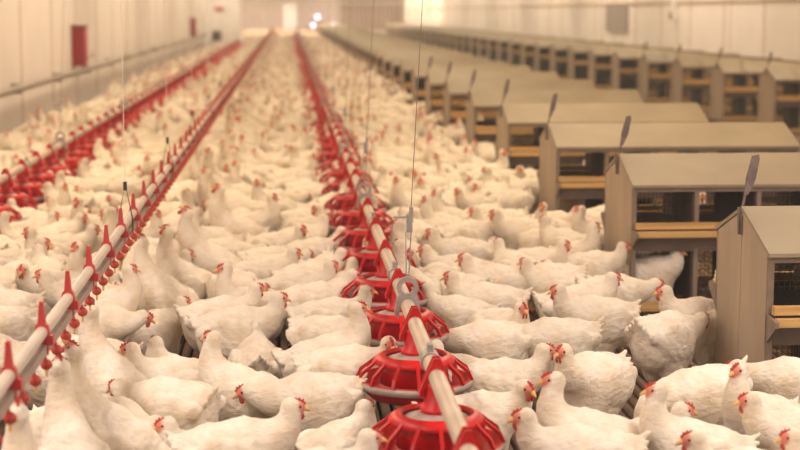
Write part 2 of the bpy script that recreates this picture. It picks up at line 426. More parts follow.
vb = empty('wall_valve', (XR, 31.5, 1.38)); tag(vb, 'small pale valve fixed high on the right wall', 'valve')
place('valve_body', MB().box(-.10, 0, -.1, .1, -.05, .3).mesh('valve_body', M['cab']), vb)
place('valve_wheel', MB().tube([(-.11, 0, .02), (-.16, 0, .02)], .09, 12).mesh('valve_wheel', M['seam']), vb)

# ------------------------------------------------------------------ feeder lines
FX, FZ = .398, .475          # pipe axis of the middle line
PAN_Y = [3.505 + .755 * k for k in range(103)]
def pan_meshes(nseg, simple=False):
    """origin on the pipe axis above the pan; the pipe runs along y"""
    B = -.252                                  # bottom of the bowl
    out = {}
    bowl = MB().lathe([(0, B), (.10, B), (.142, B + .014), (.174, B + .044), (.184, B + .076), (.176, B + .076), (.138, B + .024), (0, B + .014)], nseg)
    out['bowl'] = (bowl, 'red')
    out['rim_band'] = (MB().lathe([(.178, B + .048), (.186, B + .050), (.189, B + .071), (.184, B + .073)], nseg, closed=True), 'band')
    top = MB().lathe([(.092, B + .136), (.096, B + .150), (.108, B + .152), (.128, B + .141), (.136, B + .126), (.131, B + .124), (.122, B + .134)], nseg, closed=True)
    out['grill_ring'] = (top, 'red')
    out['feed_cone'] = (MB().lathe([(.093, B + .136), (.05, B + .150), (.035, B + .154), (.035, B + .148), (.05, B + .143), (.092, B + .131)], nseg, closed=True), 'band')
    out['feed_shield'] = (MB().lathe([(.100, B + .140), (.104, B + .138), (.112, B + .06), (.107, B + .06)], nseg, closed=True), 'red')
    twr = MB().lathe([(.040, B + .150), (.044, B + .154), (.044, B + .164), (.035, B + .168), (.034, -.03), (.033, -.018), (.0, -.018)], max(10, nseg // 2))
    out['tower'] = (twr, 'red')
    s = MB()                                   # saddle: two A shaped cheeks and the strap over the pipe
    for y0 in (-.022, .014):
        s.prism([(-.048, -.040), (-.036, -.040), (0, .030), (.036, -.040), (.048, -.040), (.009, .052), (-.009, .052)], 'y', y0, y0 + .008)
    s.prism([(-.046, -.04), (-.038, -.04), (-.003, .030), (-.008, .046)], 'y', -.014, .014)
    s.prism([(.008, .046), (.003, .030), (.038, -.04), (.046, -.04)], 'y', -.014, .014)
    s.box(-.048, -.034, -.020, .020, -.055, -.038); s.box(.034, .048, -.020, .020, -.055, -.038)
    out['saddle'] = (s, 'red')
    bar = MB().prism([(.129, B + .140), (.140, B + .130), (.178, B + .102), (.191, B + .074), (.182, B + .072), (.170, B + .094), (.131, B + .126)], 'y', -.0055, .0055)
    out['grill_bar'] = (bar, 'red')
    return out
pm = pan_meshes(40); PAN = {k: v[0].mesh(k, M[v[1]]) for k, v in pm.items()}
pl = pan_meshes(14)
simp = MB()
mats_s = [M['red'], M['band']]
for k, (mb, mm) in pl.items():
    simp.cur = 0 if mm == 'red' else 1
    if k != 'grill_bar': simp.add(mb.v, mb.f, False)
    else:
        for q in range(14):
            a = 2 * math.pi * q / 14; ca, sa = math.cos(a), math.sin(a)
            simp.add([(x * ca - y * sa, x * sa + y * ca, z) for x, y, z in mb.v], mb.f)
PAN_S = simp.mesh('feeder_pan', mats_s)
pans = []
def feeder_line(x, ys, z, name_line, hang0, hang_step, nfull, label, pan_label):
    ln = empty('feed_pipe', (x, 0, z)); tag(ln, label, 'feed pipe')
    place('pipe', MB().tube([(0, YB + 1, 0), (0, ys[-1] + .4, 0)], .0235, 16).mesh('pipe', M['pipe']), ln)
    cp = MB().tube([(0, -.035, 0), (0, .035, 0)], .029, 16); cp.box(-.008, .008, -.02, .02, .026, .048)
    cpm = cp.mesh('coupling', M['steel'])
    # hanger: ring plate gripping the pipe, loop of wire, adjuster, suspension wire
    h = MB()
    ring = [(.021, .008), (.021, -.008), (.037, -.008), (.037, .008)]
    n = 20; vs = []; fs = []
    for k2 in range(n):
        w = 2 * math.pi * k2 / n
        for rr, yy in ring: vs.append((rr * math.cos(w), yy, .062 + rr * math.sin(w)))
    for k2 in range(n):
        for j in range(4): fs.append((k2 * 4 + j, k2 * 4 + (j + 1) % 4, ((k2 + 1) % n) * 4 + (j + 1) % 4, ((k2 + 1) % n) * 4 + j))
    h.add(vs, fs)
    h.prism([(-.045, -.03), (-.03, -.045), (-.026, .0), (.026, 0), (.03, -.045), (.045, -.03), (.036, .03), (.026, .042), (-.026, .042), (-.036, .03)], 'y', -.012, .012)
    hm = h.mesh('hanger_bracket', M['steel'])
    wl_ = MB().tube([(-.004, 0, .098), (-.006, 0, .25), (.003, 0, .262), (.012, 0, .25), (.004, 0, .098)], .0022, 5).mesh('wire_loop', M['steel'])
    ad = MB().box(-.004, .016, -.006, .006, .25, .31).box(-.048, .012, -.003, .003, .298, .304).box(.006, .018, -.007, .007, .285, .335).mesh('adjuster', M['steel'])
    up = MB().tube([(.012, 0, .335), (.14, 0, ZC - z)], .0015, 5).mesh('suspension_wire', M['wire'])
    i = 0; y = hang0
    while y < ys[-1]:
        hb = place('hanger_bracket', hm, ln, (0, y, 0)); place('wire_loop', wl_, hb); place('adjuster', ad, hb); place('suspension_wire', up, hb)
        y += hang_step; i += 1
    for k, y in enumerate(ys):
        if k % 2 == 1 and k < 40: place('coupling', cpm, ln, (0, y + .2, 0))
        if k < nfull:
            t = empty('feeder_pan', (x, y, z))
            pp = {pn: place(pn, PAN[pn], t) for pn in ('bowl', 'rim_band', 'grill_ring', 'feed_cone', 'feed_shield', 'tower', 'saddle')}
            for q in range(14):
                b_ = place('grill_bar', PAN['grill_bar'], pp['grill_ring']); b_.rotation_euler = (0, 0, 2 * math.pi * (q + .5) / 14)
        else:
            t = place('feeder_pan', PAN_S, None, (x, y, z))
        tag(t, pan_label % ordinal(k), 'feeder pan', name_line)
        pans.append((x, y))
feeder_line(FX, PAN_Y, FZ, 'pans of the middle feed pipe', 5.32, 3.02, 13,
            'grey feed pipe of the middle line carrying red feeder pans', 'red feeder pan with barred grill on the middle feed pipe, %s from the camera')
LX = -1.70
LY = [8.53 + .6 * k for k in range(82)]
feeder_line(LX, LY, FZ, 'pans of the left feed pipe', 12.1, 4.8, 10,
            'grey feed pipe of the left line carrying red feeder pans', 'red feeder pan on the left feed pipe, %s from the camera')

# ------------------------------------------------------------------ drinker line
DX, DZ = -.655, .62
dl = empty('drinker_line', (DX, 0, DZ)); tag(dl, 'drinker line of two pale tubes with red clips and red nipples', 'drinker line')
DE = 78.0
place('support_tube', MB().tube([(0, YB + 1, 0), (0, DE, 0)], .0165, 12).mesh('support_tube', M['pvc']), dl)
place('water_tube', MB().prism([(-.013, -.013), (.013, -.013), (.013, .013), (-.013, .013)], 'y', YB + 1, DE).mesh('water_tube', M['alu']), dl, (0, 0, -.046))
clip = MB().prism([(-.019, -.014), (.019, -.014), (.020, .0), (.016, .017), (.010, .022), (.0045, .082), (-.0045, .082), (-.010, .022), (-.016, .017), (-.020, 0)], 'y', -.011, .011)
clip.box(.012, .030, -.014, .014, -.034, -.008); clip.box(-.016, .016, -.008, .008, -.062, -.012)
clipm = clip.mesh('clip', M['clipred'])
y = 3.2
while y < DE: place('clip', clipm, dl, (0, y, 0)); y += .51
nip = MB().tube([(0, 0, 0), (.004, 0, -.022)], .005, 6); nip.ball((.006, 0, -.034), (.0165, .0165, .015), 10, 8); nip.cur = 1
nip.tube([(.006, 0, -.046), (.006, 0, -.066)], .004, 6)
nipm = nip.mesh('nipple', [M['comb'], M['beak']])
y = 3.1; cnt = 0; rest = MB()
while y < DE:
    if cnt < 150: place('nipple', nipm, dl, (.0, y, -.059))
    else: rest.add([(a, b + y, c - .059) for a, b, c in [(.018, 0, -.014), (-.009, .016, -.014), (-.009, -.016, -.014), (0, 0, -.05), (0, 0, 0)]],
                   [(0, 1, 3), (1, 2, 3), (2, 0, 3), (1, 0, 4), (2, 1, 4), (0, 2, 4)])
    y += .19; cnt += 1
tag(place('nipples', rest.mesh('nipples', M['comb']), dl), kind='stuff')
dh = MB().tube([(0, 0, -.07), (.028, 0, -.03), (.026, 0, .02), (0, 0, .16), (-.026, 0, .02), (-.028, 0, -.03), (0, 0, -.07)], .003, 5)
dh.box(-.007, .007, -.005, .005, .13, .165)
dhm = dh.mesh('hanger_hook', M['black'])
dcm = MB().tube([(0, 0, .16), (0, 0, ZC - DZ)], .0015, 5).mesh('hanging_cord', M['cord'])
for i in range(30):
    y = 6.45 + 2.3 * i
    place('hanger_hook', dhm, dl, (0, y, 0)); place('hanging_cord', dcm, dl, (0, y, 0))

# ------------------------------------------------------------------ hens
def smin(a, b, k):
    h = np.clip(.5 + .5 * (b - a) / k, 0, 1)
    return b + (a - b) * h - k * h * (1 - h)
def d_ell(P, c, r, pitch=0.0, yaw=0.0):
    q = P - np.array(c)
    if pitch:
        s_, c_ = math.sin(pitch), math.cos(pitch)
        q = np.stack([q[..., 0] * c_ + q[..., 2] * s_, q[..., 1], -q[..., 0] * s_ + q[..., 2] * c_], -1)
    r = np.array(r); k0 = np.linalg.norm(q / r, axis=-1); k1 = np.linalg.norm(q / (r * r), axis=-1) + 1e-9
    return k0 * (k0 - 1) / k1
def d_cone(P, a, b, ra, rb):
    a = np.array(a); b = np.array(b); ab = b - a
    t = np.clip(((P - a) @ ab) / (ab @ ab), 0, 1)
    return np.linalg.norm(P - (a + t[..., None] * ab), axis=-1) - (ra + (rb - ra) * t)

def surface_net(Fn, lo, cell):
    F = Fn; S = F < 0; nx, ny, nz = F.shape
    cnt = np.zeros((nx - 1, ny - 1, nz - 1)); acc = np.zeros((nx - 1, ny - 1, nz - 1, 3))
    off = [(0, 0, 0), (1, 0, 0), (0, 1, 0), (1, 1, 0), (0, 0, 1), (1, 0, 1), (0, 1, 1), (1, 1, 1)]
    def sl(o): return tuple(slice(o[i], (nx, ny, nz)[i] - 1 + o[i]) for i in range(3))
    edges = [(a, b) for a in range(8) for b in range(a + 1, 8) if bin(a ^ b).count('1') == 1]
    for a, b in edges:
        fa, fb = F[sl(off[a])], F[sl(off[b])]
        m = (fa < 0) != (fb < 0)
        t = np.where(m, fa / np.where(m, fa - fb, 1), 0)
        pa, pb = np.array(off[a], float), np.array(off[b], float)
        acc += np.where(m[..., None], pa + t[..., None] * (pb - pa), 0); cnt += m
    act = cnt > 0
    idx = -np.ones(act.shape, int); idx[act] = np.arange(act.sum())
    base = np.argwhere(act)
    V = lo + cell * (base + acc[act] / cnt[act][:, None])
    quads = []
    for ax in range(3):
        s0 = [slice(None)] * 3; s1 = [slice(None)] * 3
        s0[ax] = slice(0, -1); s1[ax] = slice(1, None)
        a, b = S[tuple(s0)], S[tuple(s1)]
        for flip, m in ((False, a & ~b), (True, ~a & b)):
            e = np.argwhere(m)
            u, v = (ax + 1) % 3, (ax + 2) % 3
            e = e[(e[:, u] > 0) & (e[:, v] > 0)]
            def at(du, dv):
                q = e.copy(); q[:, u] -= du; q[:, v] -= dv; return idx[q[:, 0], q[:, 1], q[:, 2]]
            q = np.stack([at(1, 1), at(0, 1), at(0, 0), at(1, 0)], 1)
            quads.append(q[:, ::-1] if flip else q)
    return V, np.concatenate(quads)

# pose: body pitch, z shift, neck middle, neck end, head direction (x forward, y left, z up)
POSES = {
    'up':    dict(p=8, dz=0, mid=(.185, 0, .37), end=(.175, 0, .475), hd=(1, 0, -.05)),
    'upL':   dict(p=8, dz=0, mid=(.185, .0, .37), end=(.180, .012, .47), hd=(.35, .95, -.05)),
    'upR':   dict(p=8, dz=0, mid=(.185, .0, .37), end=(.180, -.012, .47), hd=(.35, -.95, -.08)),
    'mid':   dict(p=2, dz=0, mid=(.215, 0, .325), end=(.245, 0, .405), hd=(1, 0, -.12)),
    'midL':  dict(p=2, dz=0, mid=(.21, .01, .325), end=(.235, .04, .395), hd=(.45, .85, -.2)),
    'midR':  dict(p=2, dz=0, mid=(.21, -.01, .325), end=(.235, -.04, .395), hd=(.45, -.85, -.2)),
    'low':   dict(p=-4, dz=0, mid=(.235, 0, .285), end=(.300, 0, .315), hd=(1, 0, -.35)),
    'lowL':  dict(p=-4, dz=0, mid=(.225, .02, .285), end=(.275, .07, .31), hd=(.7, .65, -.4)),
    'lowR':  dict(p=-4, dz=0, mid=(.225, -.02, .285), end=(.275, -.07, .31), hd=(.7, -.65, -.4)),
    'drink': dict(p=26, dz=.01, mid=(.185, 0, .43), end=(.185, 0, .555), hd=(.62, 0, .75)),
    'reach': dict(p=16, dz=0, mid=(.17, 0, .42), end=(.15, 0, .545), hd=(.8, 0, .45)),
    'rest':  dict(p=3, dz=-.095, mid=(.195, 0, .34), end=(.205, 0, .405), hd=(1, 0, -.15)),
    'restL': dict(p=3, dz=-.095, mid=(.185, .01, .34), end=(.19, .03, .40), hd=(.3, .95, -.15)),
    'peck':  dict(p=-14, dz=0, mid=(.255, 0, .235), end=(.285, 0, .15), hd=(.6, 0, -.9)),
}
SIZE = .85
BODY = (.69, .95, 1.15)
HS = .88
for ps in POSES.values():
    ps['p'] += 5
    for k in ('mid', 'end'): ps[k] = (ps[k][0] - .055, ps[k][1], ps[k][2] + .006)
def head_frame(ps):
    d = Vector(ps['hd']).normalized(); s_ = Vector((0, 0, 1)).cross(d).normalized(); u = d.cross(s_)
    hc = Vector(ps['end']) + Vector((0, 0, ps['dz'])) + d * .014 + u * .005
    return hc, d, s_, u
def hen_sdf(P, ps, coarse):
    pit = math.radians(ps['p']); dz = ps['dz']; piv = np.array([0, 0, .22 + dz])
    # undo body pitch for the trunk
    q = P - piv; c_, s_ = math.cos(pit), math.sin(pit)
    Q = np.stack([q[..., 0] * c_ + q[..., 2] * s_, q[..., 1], -q[..., 0] * s_ + q[..., 2] * c_], -1) + np.array([0, 0, .22])
    Q = (Q - np.array([0, 0, .22])) / np.array(BODY) + np.array([0, 0, .22])
    d = d_ell(Q, (-.015, 0, .245), (.178, .120, .112))
    d = smin(d, d_ell(Q, (.085, 0, .225), (.108, .108, .115)), .05)
    d = smin(d, d_ell(Q, (-.12, 0, .25), (.112, .104, .098), .2), .05)
    d = smin(d, d_cone(Q, (-.15, 0, .265), (-.215, 0, .315), .062, .030), .05)
    if not coarse:
        for i, (a, l) in enumerate(((-.9, .052), (-.45, .070), (0, .078), (.5, .066), (.95, .056))):
            r0 = np.array([-.205, a * .026, .312 - abs(a) * .012]); r1 = r0 + np.array([-.78, a * .40, .55 - abs(a) * .25]) * l * 1.15
            d = smin(d, d_cone(Q, r0, r1, .022, .008), .008)
    if dz == 0 or not coarse:
        for sy in (-1, 1): d = smin(d, d_ell(Q, (-.01, sy * .062, .155), (.075, .046, .08)), .04)
    for sy in (-1, 1):
        d = smin(d, d_ell(Q, (-.03, sy * .103, .262), (.152, .036, .076), -.12), .006)
        d = smin(d, d_ell(Q, (-.155, sy * .074, .276), (.095, .030, .036), -.25), .006)
    # neck
    sh = np.array([.072, 0, .285]) - np.array([0, 0, .22]); sh = np.array([sh[0] * c_ - sh[2] * s_, 0, sh[0] * s_ + sh[2] * c_]) + piv
    m = np.array(ps['mid']) + [0, 0, dz]; e = np.array(ps['end']) + [0, 0, dz]
    pts = []; n = 6
    for i in range(n + 1):
        t = i / n; ctrl = 2 * m - .5 * (sh + e)
        pts.append((1 - t) ** 2 * sh + 2 * t * (1 - t) * ctrl + t * t * e)
    rad = [.062 * (1 - t) ** 1.25 + .027 for t in np.linspace(0, 1, n + 1)]
    dn = None
    for i in range(n):
        x = d_cone(P, pts[i], pts[i + 1], rad[i], rad[i + 1]); dn = x if dn is None else smin(dn, x, .012)
    d = smin(d, dn, .042)
    hc, hd, hs, hu = head_frame(ps)
    d = smin(d, d_cone(P, np.array(hc - hd * .013), np.array(hc + hd * .013), .029, .021), .018)
    return d
def hen_body(ps, cell, name):
    lo = np.array([-.36, -.19, -.02]); hi = np.array([.40, .19, .70]); n = np.ceil((hi - lo) / cell).astype(int) + 2
    g = np.stack(np.meshgrid(*[lo[i] + cell * np.arange(n[i]) for i in range(3)], indexing='ij'), -1)
    F = hen_sdf(g, ps, cell > .02)
    if cell < .012:       # feather clumps
        x, y_, z = g[..., 0], g[..., 1], g[..., 2]
        w = np.clip((.20 - x) / .15, 0, 1)
        F = F + w * .0022 * (np.sin(x * 95 + 3 * np.sin(z * 60)) * np.sin(y_ * 70 + z * 85 + 2 * np.sin(x * 40)))
        F = F + w * .0013 * np.sin(x * 150 + z * 120 + 2 * np.sin(y_ * 90))
    V, Qd = surface_net(F, lo, cell)
    hc, hd, hs, hu = head_frame(ps)
    w = (V - np.array(hc + hd * .017 + hu * .001)) / HS
    r = np.sqrt((w @ np.array(hd) / 1.15) ** 2 + (w @ np.array(hs)) ** 2 + (w @ np.array(hu) / .95) ** 2)
    face = np.clip((.033 - r) / .008, 0, 1) * .9
    return V, Qd, face
def mesh_np(name, V, F4, face, mats, extra=None, emi=None):
    me = bpy.data.meshes.new(name)
    fs = [tuple(map(int, f)) for f in F4]
    me.from_pydata([tuple(v) for v in V], [], fs)
    for m in mats: me.materials.append(m)
    a = me.attributes.new('face', 'FLOAT', 'POINT'); a.data.foreach_set('value', np.asarray(face, np.float32))
    me.polygons.foreach_set('use_smooth', [True] * len(fs)); me.update()
    return me
def head_bits(ps, lod):
    """comb, wattles, beak, eyes in pose space"""
    hc, d, s_, u = head_frame(ps)
    def W(a, b, c): return hc + (d * a + s_ * b + u * c) * HS
    out = {}
    # comb: serrated plate over the skull
    prof = [(.036, .010), (.038, .020), (.031, .023), (.028, .033), (.020, .027), (.014, .037), (.007, .029), (.000, .036), (-.006, .028), (-.014, .030), (-.013, .021), (-.002, .018), (.016, .015)]
    m = MB(); n = len(prof)
    cen = (.014, .023)
    fr_ = [W(a, .0045, b) for a, b in prof]; bk_ = [W(a, -.0045, b) for a, b in prof]
    edge = [W(cen[0] + (a - cen[0]) * 1.06, 0, cen[1] + (b - cen[1]) * 1.06) for a, b in prof]
    vs = fr_ + edge + bk_ + [W(cen[0], .005, cen[1]), W(cen[0], -.005, cen[1])]
    fs = []
    for i in range(n):
        j = (i + 1) % n
        fs += [(i, j, n + j, n + i), (n + i, n + j, 2 * n + j, 2 * n + i), (3 * n, j, i), (3 * n + 1, 2 * n + i, 2 * n + j)]
    m.add(vs, fs); out['comb'] = (m, 'comb')
    # beak: hooked cone of four rings
    b = MB(); rings = [(.030, -.002, .0125, .012), (.042, -.003, .009, .0095), (.053, -.007, .005, .006), (.060, -.013, .0008, .001)]
    vs = []; fs = []; k = 8
    for (a, c, rw, rh) in rings:
        for q in range(k): w = 2 * math.pi * q / k; vs.append(W(a, rw * math.cos(w), c + rh * math.sin(w)))
    for i in range(3):
        for q in range(k): fs.append((i * k + q, i * k + (q + 1) % k, (i + 1) * k + (q + 1) % k, (i + 1) * k + q))
    b.add(vs, fs, True); out['beak'] = (b, 'beak')
    for nm, sg_ in (('wattle', 1), ('wattle ', -1)):
        w_ = MB(); vs = []; fs = []; k = 8
        for (c, ra, rb) in ((-.014, .004, .003), (-.022, .009, .004), (-.031, .011, .005), (-.040, .008, .004), (-.044, .001, .001)):
            for q in range(k):
                t = 2 * math.pi * q / k; vs.append(W(.026 + ra * math.cos(t), sg_ * .009 + rb * math.sin(t), c))
        for i in range(4):
            for q in range(k): fs.append((i * k + q, i * k + (q + 1) % k, (i + 1) * k + (q + 1) % k, (i + 1) * k + q))
        w_.add(vs, fs, True); out[nm] = (w_, 'comb')
        e = MB(); c0 = W(.014, sg_ * .0240, .007); e.ball(tuple(c0), .0044, 8, 6); out['eye' if sg_ > 0 else 'eye '] = (e, 'eye')
    return out
def hen_legs(ps):
    out = []
    if ps['dz'] < -.05: return out
    for sy in (-1, 1):
        m = MB(); y0 = sy * .055
        m.tube([(-.012, y0, .11), (-.022, y0, .075), (.0, y0, .012)], [.016, .0095, .0085], 7)
        for a, l in ((0, .062), (.6, .055), (-.6, .055), (math.pi, .028)):
            m.tube([(0, y0, .012), (l * .5 * math.cos(a), y0 + l * .5 * math.sin(a), .013), (l * math.cos(a), y0 + l * math.sin(a), .005)], [.008, .0065, .003], 6)
        out.append(('leg', m))
    return out
HEN = {}; LOD = {}
for nm, ps in POSES.items():
    V, Q, face = hen_body(ps, .0082, nm)
    parts = [('body', mesh_np('body', V, Q, face, [M['plume']]))]
    for k, (mb, mm) in head_bits(ps, 0).items(): parts.append((k.strip(), mb.mesh(k.strip(), M[mm])))
    for k, mb in hen_legs(ps): parts.append((k, mb.mesh('leg', M['leg'])))
    HEN[nm] = parts
    LOD[nm] = []
    for cell in (.032, .058):
        V, Q, face = hen_body(ps, cell, nm)
        hc, d, s_, u = head_frame(ps)
        # coarse comb and beak
        ex = [hc + d * .034 + u * .012, hc - d * .028 + u * .022, hc - d * .010 + u * .036, hc + d * .028 + u * .036, hc + d * .004 + u * .02 + s_ * .008, hc + d * .004 + u * .02 - s_ * .008]
        ef = [(0, 3, 4), (3, 2, 4), (2, 1, 4), (3, 0, 5), (2, 3, 5), (1, 2, 5)]
        bx_ = [hc + d * .028 + s_ * .012, hc + d * .028 - s_ * .012, hc + d * .028 + u * .010, hc + d * .06 - u * .012]
        bf = [(0, 1, 3), (1, 2, 3), (2, 0, 3)]
        LOD[nm].append((V, Q, face * (1 if cell < .04 else 1), np.array([tuple(v) for v in ex]), ef, np.array([tuple(v) for v in bx_]), bf))

# ---- where the hens stand: (pixel of the trunk, heading in degrees, pose, label); 0 = right, 90 = away, 180 = left
SPOTS = [   # 'h': the pixel is where the head is, 'b': where the trunk is
    ('h', 152, 430, 315, 'low', 'white hen at bottom left with lowered head turned right'),
    ('h', 60, 364, 110, 'drink', 'white hen at bottom left stretching up to the nearest drinker nipples'),
    ('h', 18, 410, 100, 'drink', 'white hen in the bottom left corner under the drinker pipe'),
    ('h', 90, 386, 300, 'upL', 'upright white hen right of the drinking hen, head turned right, bottom left'),
    ('h', 66, 345, 160, 'drink', 'large white hen reaching left towards the drinker pipe, lower left'),
    ('h', 126, 350, 180, 'mid', 'white hen facing left with red face, above bare slats at lower left'),
    ('h', 93, 308, 140, 'drink', 'white hen stretching its neck up to the drinker, left side'),
    ('b', 150, 334, 20, 'rest', 'white hen squatting below two drinking hens'),
    ('h', 142, 240, 150, 'drink', 'white hen with vertical neck drinking from the red nipples'),
    ('h', 158, 229, 165, 'reach', 'tall white hen standing upright with long neck beside the drinker'),
    ('h', 131, 270, 10, 'up', 'white hen under the drinker looking right'),
    ('h', 197, 256, 20, 'mid', 'white hen behind the tall hen, face turned right'),
    ('h', 226, 270, 195, 'up', 'alert white hen with raised head looking left, centre left'),
    ('h', 282, 300, 8, 'mid', 'white hen facing right in front of the alert hen, centre left'),
    ('h', 211, 338, 150, 'up', 'white hen with raised head facing left behind the bare slats'),
    ('b', 255, 362, 95, 'rest', 'white hen squatting with its rump towards the camera'),
    ('b', 316, 400, 186, 'low', 'long white hen lying low left of the nearest whole feeder pan'),
    ('h', 295, 407, 8, 'mid', 'white hen at the bottom edge facing right, blurred pink face'),
    ('b', 212, 462, 200, 'rest', 'white hen resting at the bottom edge, back only'),
    ('h', 372, 438, 5, 'mid', 'white hen at the bottom edge left of the nearest feeder pan'),
    ('h', 360, 310, 12, 'up', 'white hen with yellow beak and red wattle feeding left of the pans'),
    ('h', 368, 291, 5, 'mid', 'white hen facing right to the pans, just behind the yellow-beaked hen'),
    ('h', 349, 276, 5, 'mid', 'white hen with bent neck facing the feeder pans, centre'),
    ('h', 332, 266, 0, 'mid', 'white hen facing right, left of the bent-necked hen at the pans'),
    ('h', 295, 253, 0, 'mid', 'white hen facing right in the middle of the centre lane'),
    ('h', 261, 287, 15, 'mid', 'white hen half hidden behind the alert hen, facing right'),
    ('h', 265, 249, 350, 'low', 'white hen with low head in the middle of the centre lane'),
    ('h', 388, 343, 350, 'midR', 'small-looking white hen peering out between two feeder pans'),
    ('h', 440, 333, 178, 'low', 'white hen facing left against the right side of the pans'),
    ('h', 497, 332, 180, 'low', 'white hen facing left, low head, right of the feed pipe'),
    ('h', 523, 310, 290, 'mid', 'white hen facing the camera with dark face, centre right'),
    ('h', 450, 277, 178, 'mid', 'long white hen facing left with raised head, centre right'),
    ('h', 464, 259, 180, 'mid', 'white hen facing left behind the long hen, centre right'),
    ('h', 532, 264, 150, 'mid', 'white hen with its back to the camera, red face leftward, centre right'),
    ('h', 508, 274, 180, 'low', 'white hen crouching with low head, centre right'),
    ('h', 424, 250, 180, 'mid', 'white hen facing left just right of the hanging wire loop'),
    ('h', 431, 233, 185, 'mid', 'white hen facing left a little right of the wire adjuster'),
    ('h', 497, 215, 10, 'mid', 'white hen facing right in the right lane, beside a dark-faced one'),
    ('h', 474, 211, 180, 'mid', 'white hen facing left in the right lane, back row of three heads'),
    ('h', 557, 291, 188, 'mid', 'large fluffy white hen beside the bare slats, head to the left'),
    ('h', 614, 278, 5, 'mid', 'white hen facing right above the large fluffy hen'),
    ('h', 650, 283, 8, 'low', 'white hen facing right in front of the second nest box'),
    ('h', 663, 292, 182, 'mid', 'white hen facing left in front of the second nest box'),
    ('b', 664, 336, 35, 'low', 'plump white hen with its rump to the camera, beside the nearest nest box'),
    ('h', 541, 351, 4, 'mid', 'white hen facing right, meeting another face to face'),
    ('h', 562, 352, 222, 'mid', 'white hen facing left, meeting another face to face'),
    ('h', 527, 389, 5, 'midR', 'white hen with yellow beak pointing at the camera'),
    ('h', 552, 382, 180, 'up', 'alert white hen with red wattle facing left, lower right'),
    ('h', 522, 416, 182, 'mid', 'white hen at the bottom edge facing left with orange beak'),
    ('h', 655, 391, 178, 'up', 'big white hen facing left in front of the nearest nest box'),
    ('b', 704, 396, 188, 'peck', 'white hen with ruffled tail behind the big hen, lower right'),
    ('h', 738, 371, 215, 'up', 'white hen with dark comb against the nearest nest box panel'),
    ('h', 748, 401, 178, 'mid', 'white hen with orange red face at the right edge'),
    ('h', 692, 440, 178, 'mid', 'white hen at the bottom right edge, only head and neck showing'),
    ('h', 790, 438, 178, 'mid', 'white hen in the bottom right corner with red comb'),
    ('b', 800, 384, 150, 'low', 'white hen with rough rump below the nearest nest box mesh'),
    ('h', 30, 116, 70, 'up', 'white hen standing tall with red comb against the left wall'),
    ('h', 105, 214, 175, 'mid', 'white hen in the left lane with red face, left of the drinker hooks'),
    ('h', 22, 270, 200, 'midL', 'white hen in the left lane, leftmost of two neighbouring red faces'),
    ('h', 42, 275, 190, 'mid', 'white hen in the left lane, rightmost of two neighbouring red faces'),
    ('h', 44, 243, 0, 'mid', 'white hen in the left lane facing right behind two red faces'),
    ('h', 94, 229, 0, 'mid', 'white hen in the left lane facing right beside the drinker tubes'),
]
hens = []        # x, y, heading, pose, scale, label
def seg(h): c, s_ = math.cos(h[2]), math.sin(h[2]); return (h[0] - .07 * c * h[4], h[1] - .07 * s_ * h[4]), (h[0] + .05 * c * h[4], h[1] + .05 * s_ * h[4])
def ptseg(p, a, b):
    abx, aby = b[0] - a[0], b[1] - a[1]; t = ((p[0] - a[0]) * abx + (p[1] - a[1]) * aby) / (abx * abx + aby * aby + 1e-9); t = min(1, max(0, t))
    return math.hypot(p[0] - a[0] - t * abx, p[1] - a[1] - t * aby)
def sep(h, g):
    a, b = seg(h); c, d = seg(g)
    return min(ptseg(a, c, d), ptseg(b, c, d), ptseg(c, a, b), ptseg(d, a, b))
for (how, px, py, hd, ps, lb) in SPOTS:
    a = math.radians(hd); sca = SIZE * random.uniform(.97, 1.04)
    if how == 'b': x, y = floor_point(px, py, .15 if POSES[ps]['dz'] < -.05 else .24)
    else:
        hc = head_frame(POSES[ps])[0] * sca
        x, y = floor_point(px, py, hc.z)
        x -= hc.x * math.cos(a) - hc.y * math.sin(a); y -= hc.x * math.sin(a) + hc.y * math.cos(a)
    hens.append([x, y, a, ps, sca, lb])
# push apart the few that stand too close
def blocked(x, y, m=0.0):
    if x < XL + .34 or x > 5.3: return True
    for r in nest_rects:
        if r[0] - .12 - m < x < r[1] + .1 and r[2] - .1 < y < r[3] + .08: return True
    if 58.3 < y < 59.8 and x < -1.4: return True
    return False
pan_arr = np.array(pans)
def pan_near(x, y, r):
    return (np.hypot(pan_arr[:, 0] - x, pan_arr[:, 1] - y) < r).any()
for it in range(60):
    moved = False
    for i in range(len(hens)):
        for j in range(i):
            d = sep(hens[i], hens[j])
            if d < .145:
                dx, dy = hens[i][0] - hens[j][0], hens[i][1] - hens[j][1]; L_ = math.hypot(dx, dy) + 1e-6; k = (.145 - d) * .3
                # separate mostly in depth, which the picture shows least
                hens[i][0] += .35 * dx / L_ * k; hens[i][1] += (dy / L_) * k; hens[j][0] -= .35 * dx / L_ * k; hens[j][1] -= (dy / L_) * k; moved = True
    for h in hens:
        for (cx, cy) in pans[:8]:
            d = math.hypot(h[0] - cx, h[1] - cy)
            if d < .30:
                h[0] += (h[0] - cx) / d * .02; h[1] += (h[1] - cy) / d * .01; moved = True
    if not moved: break
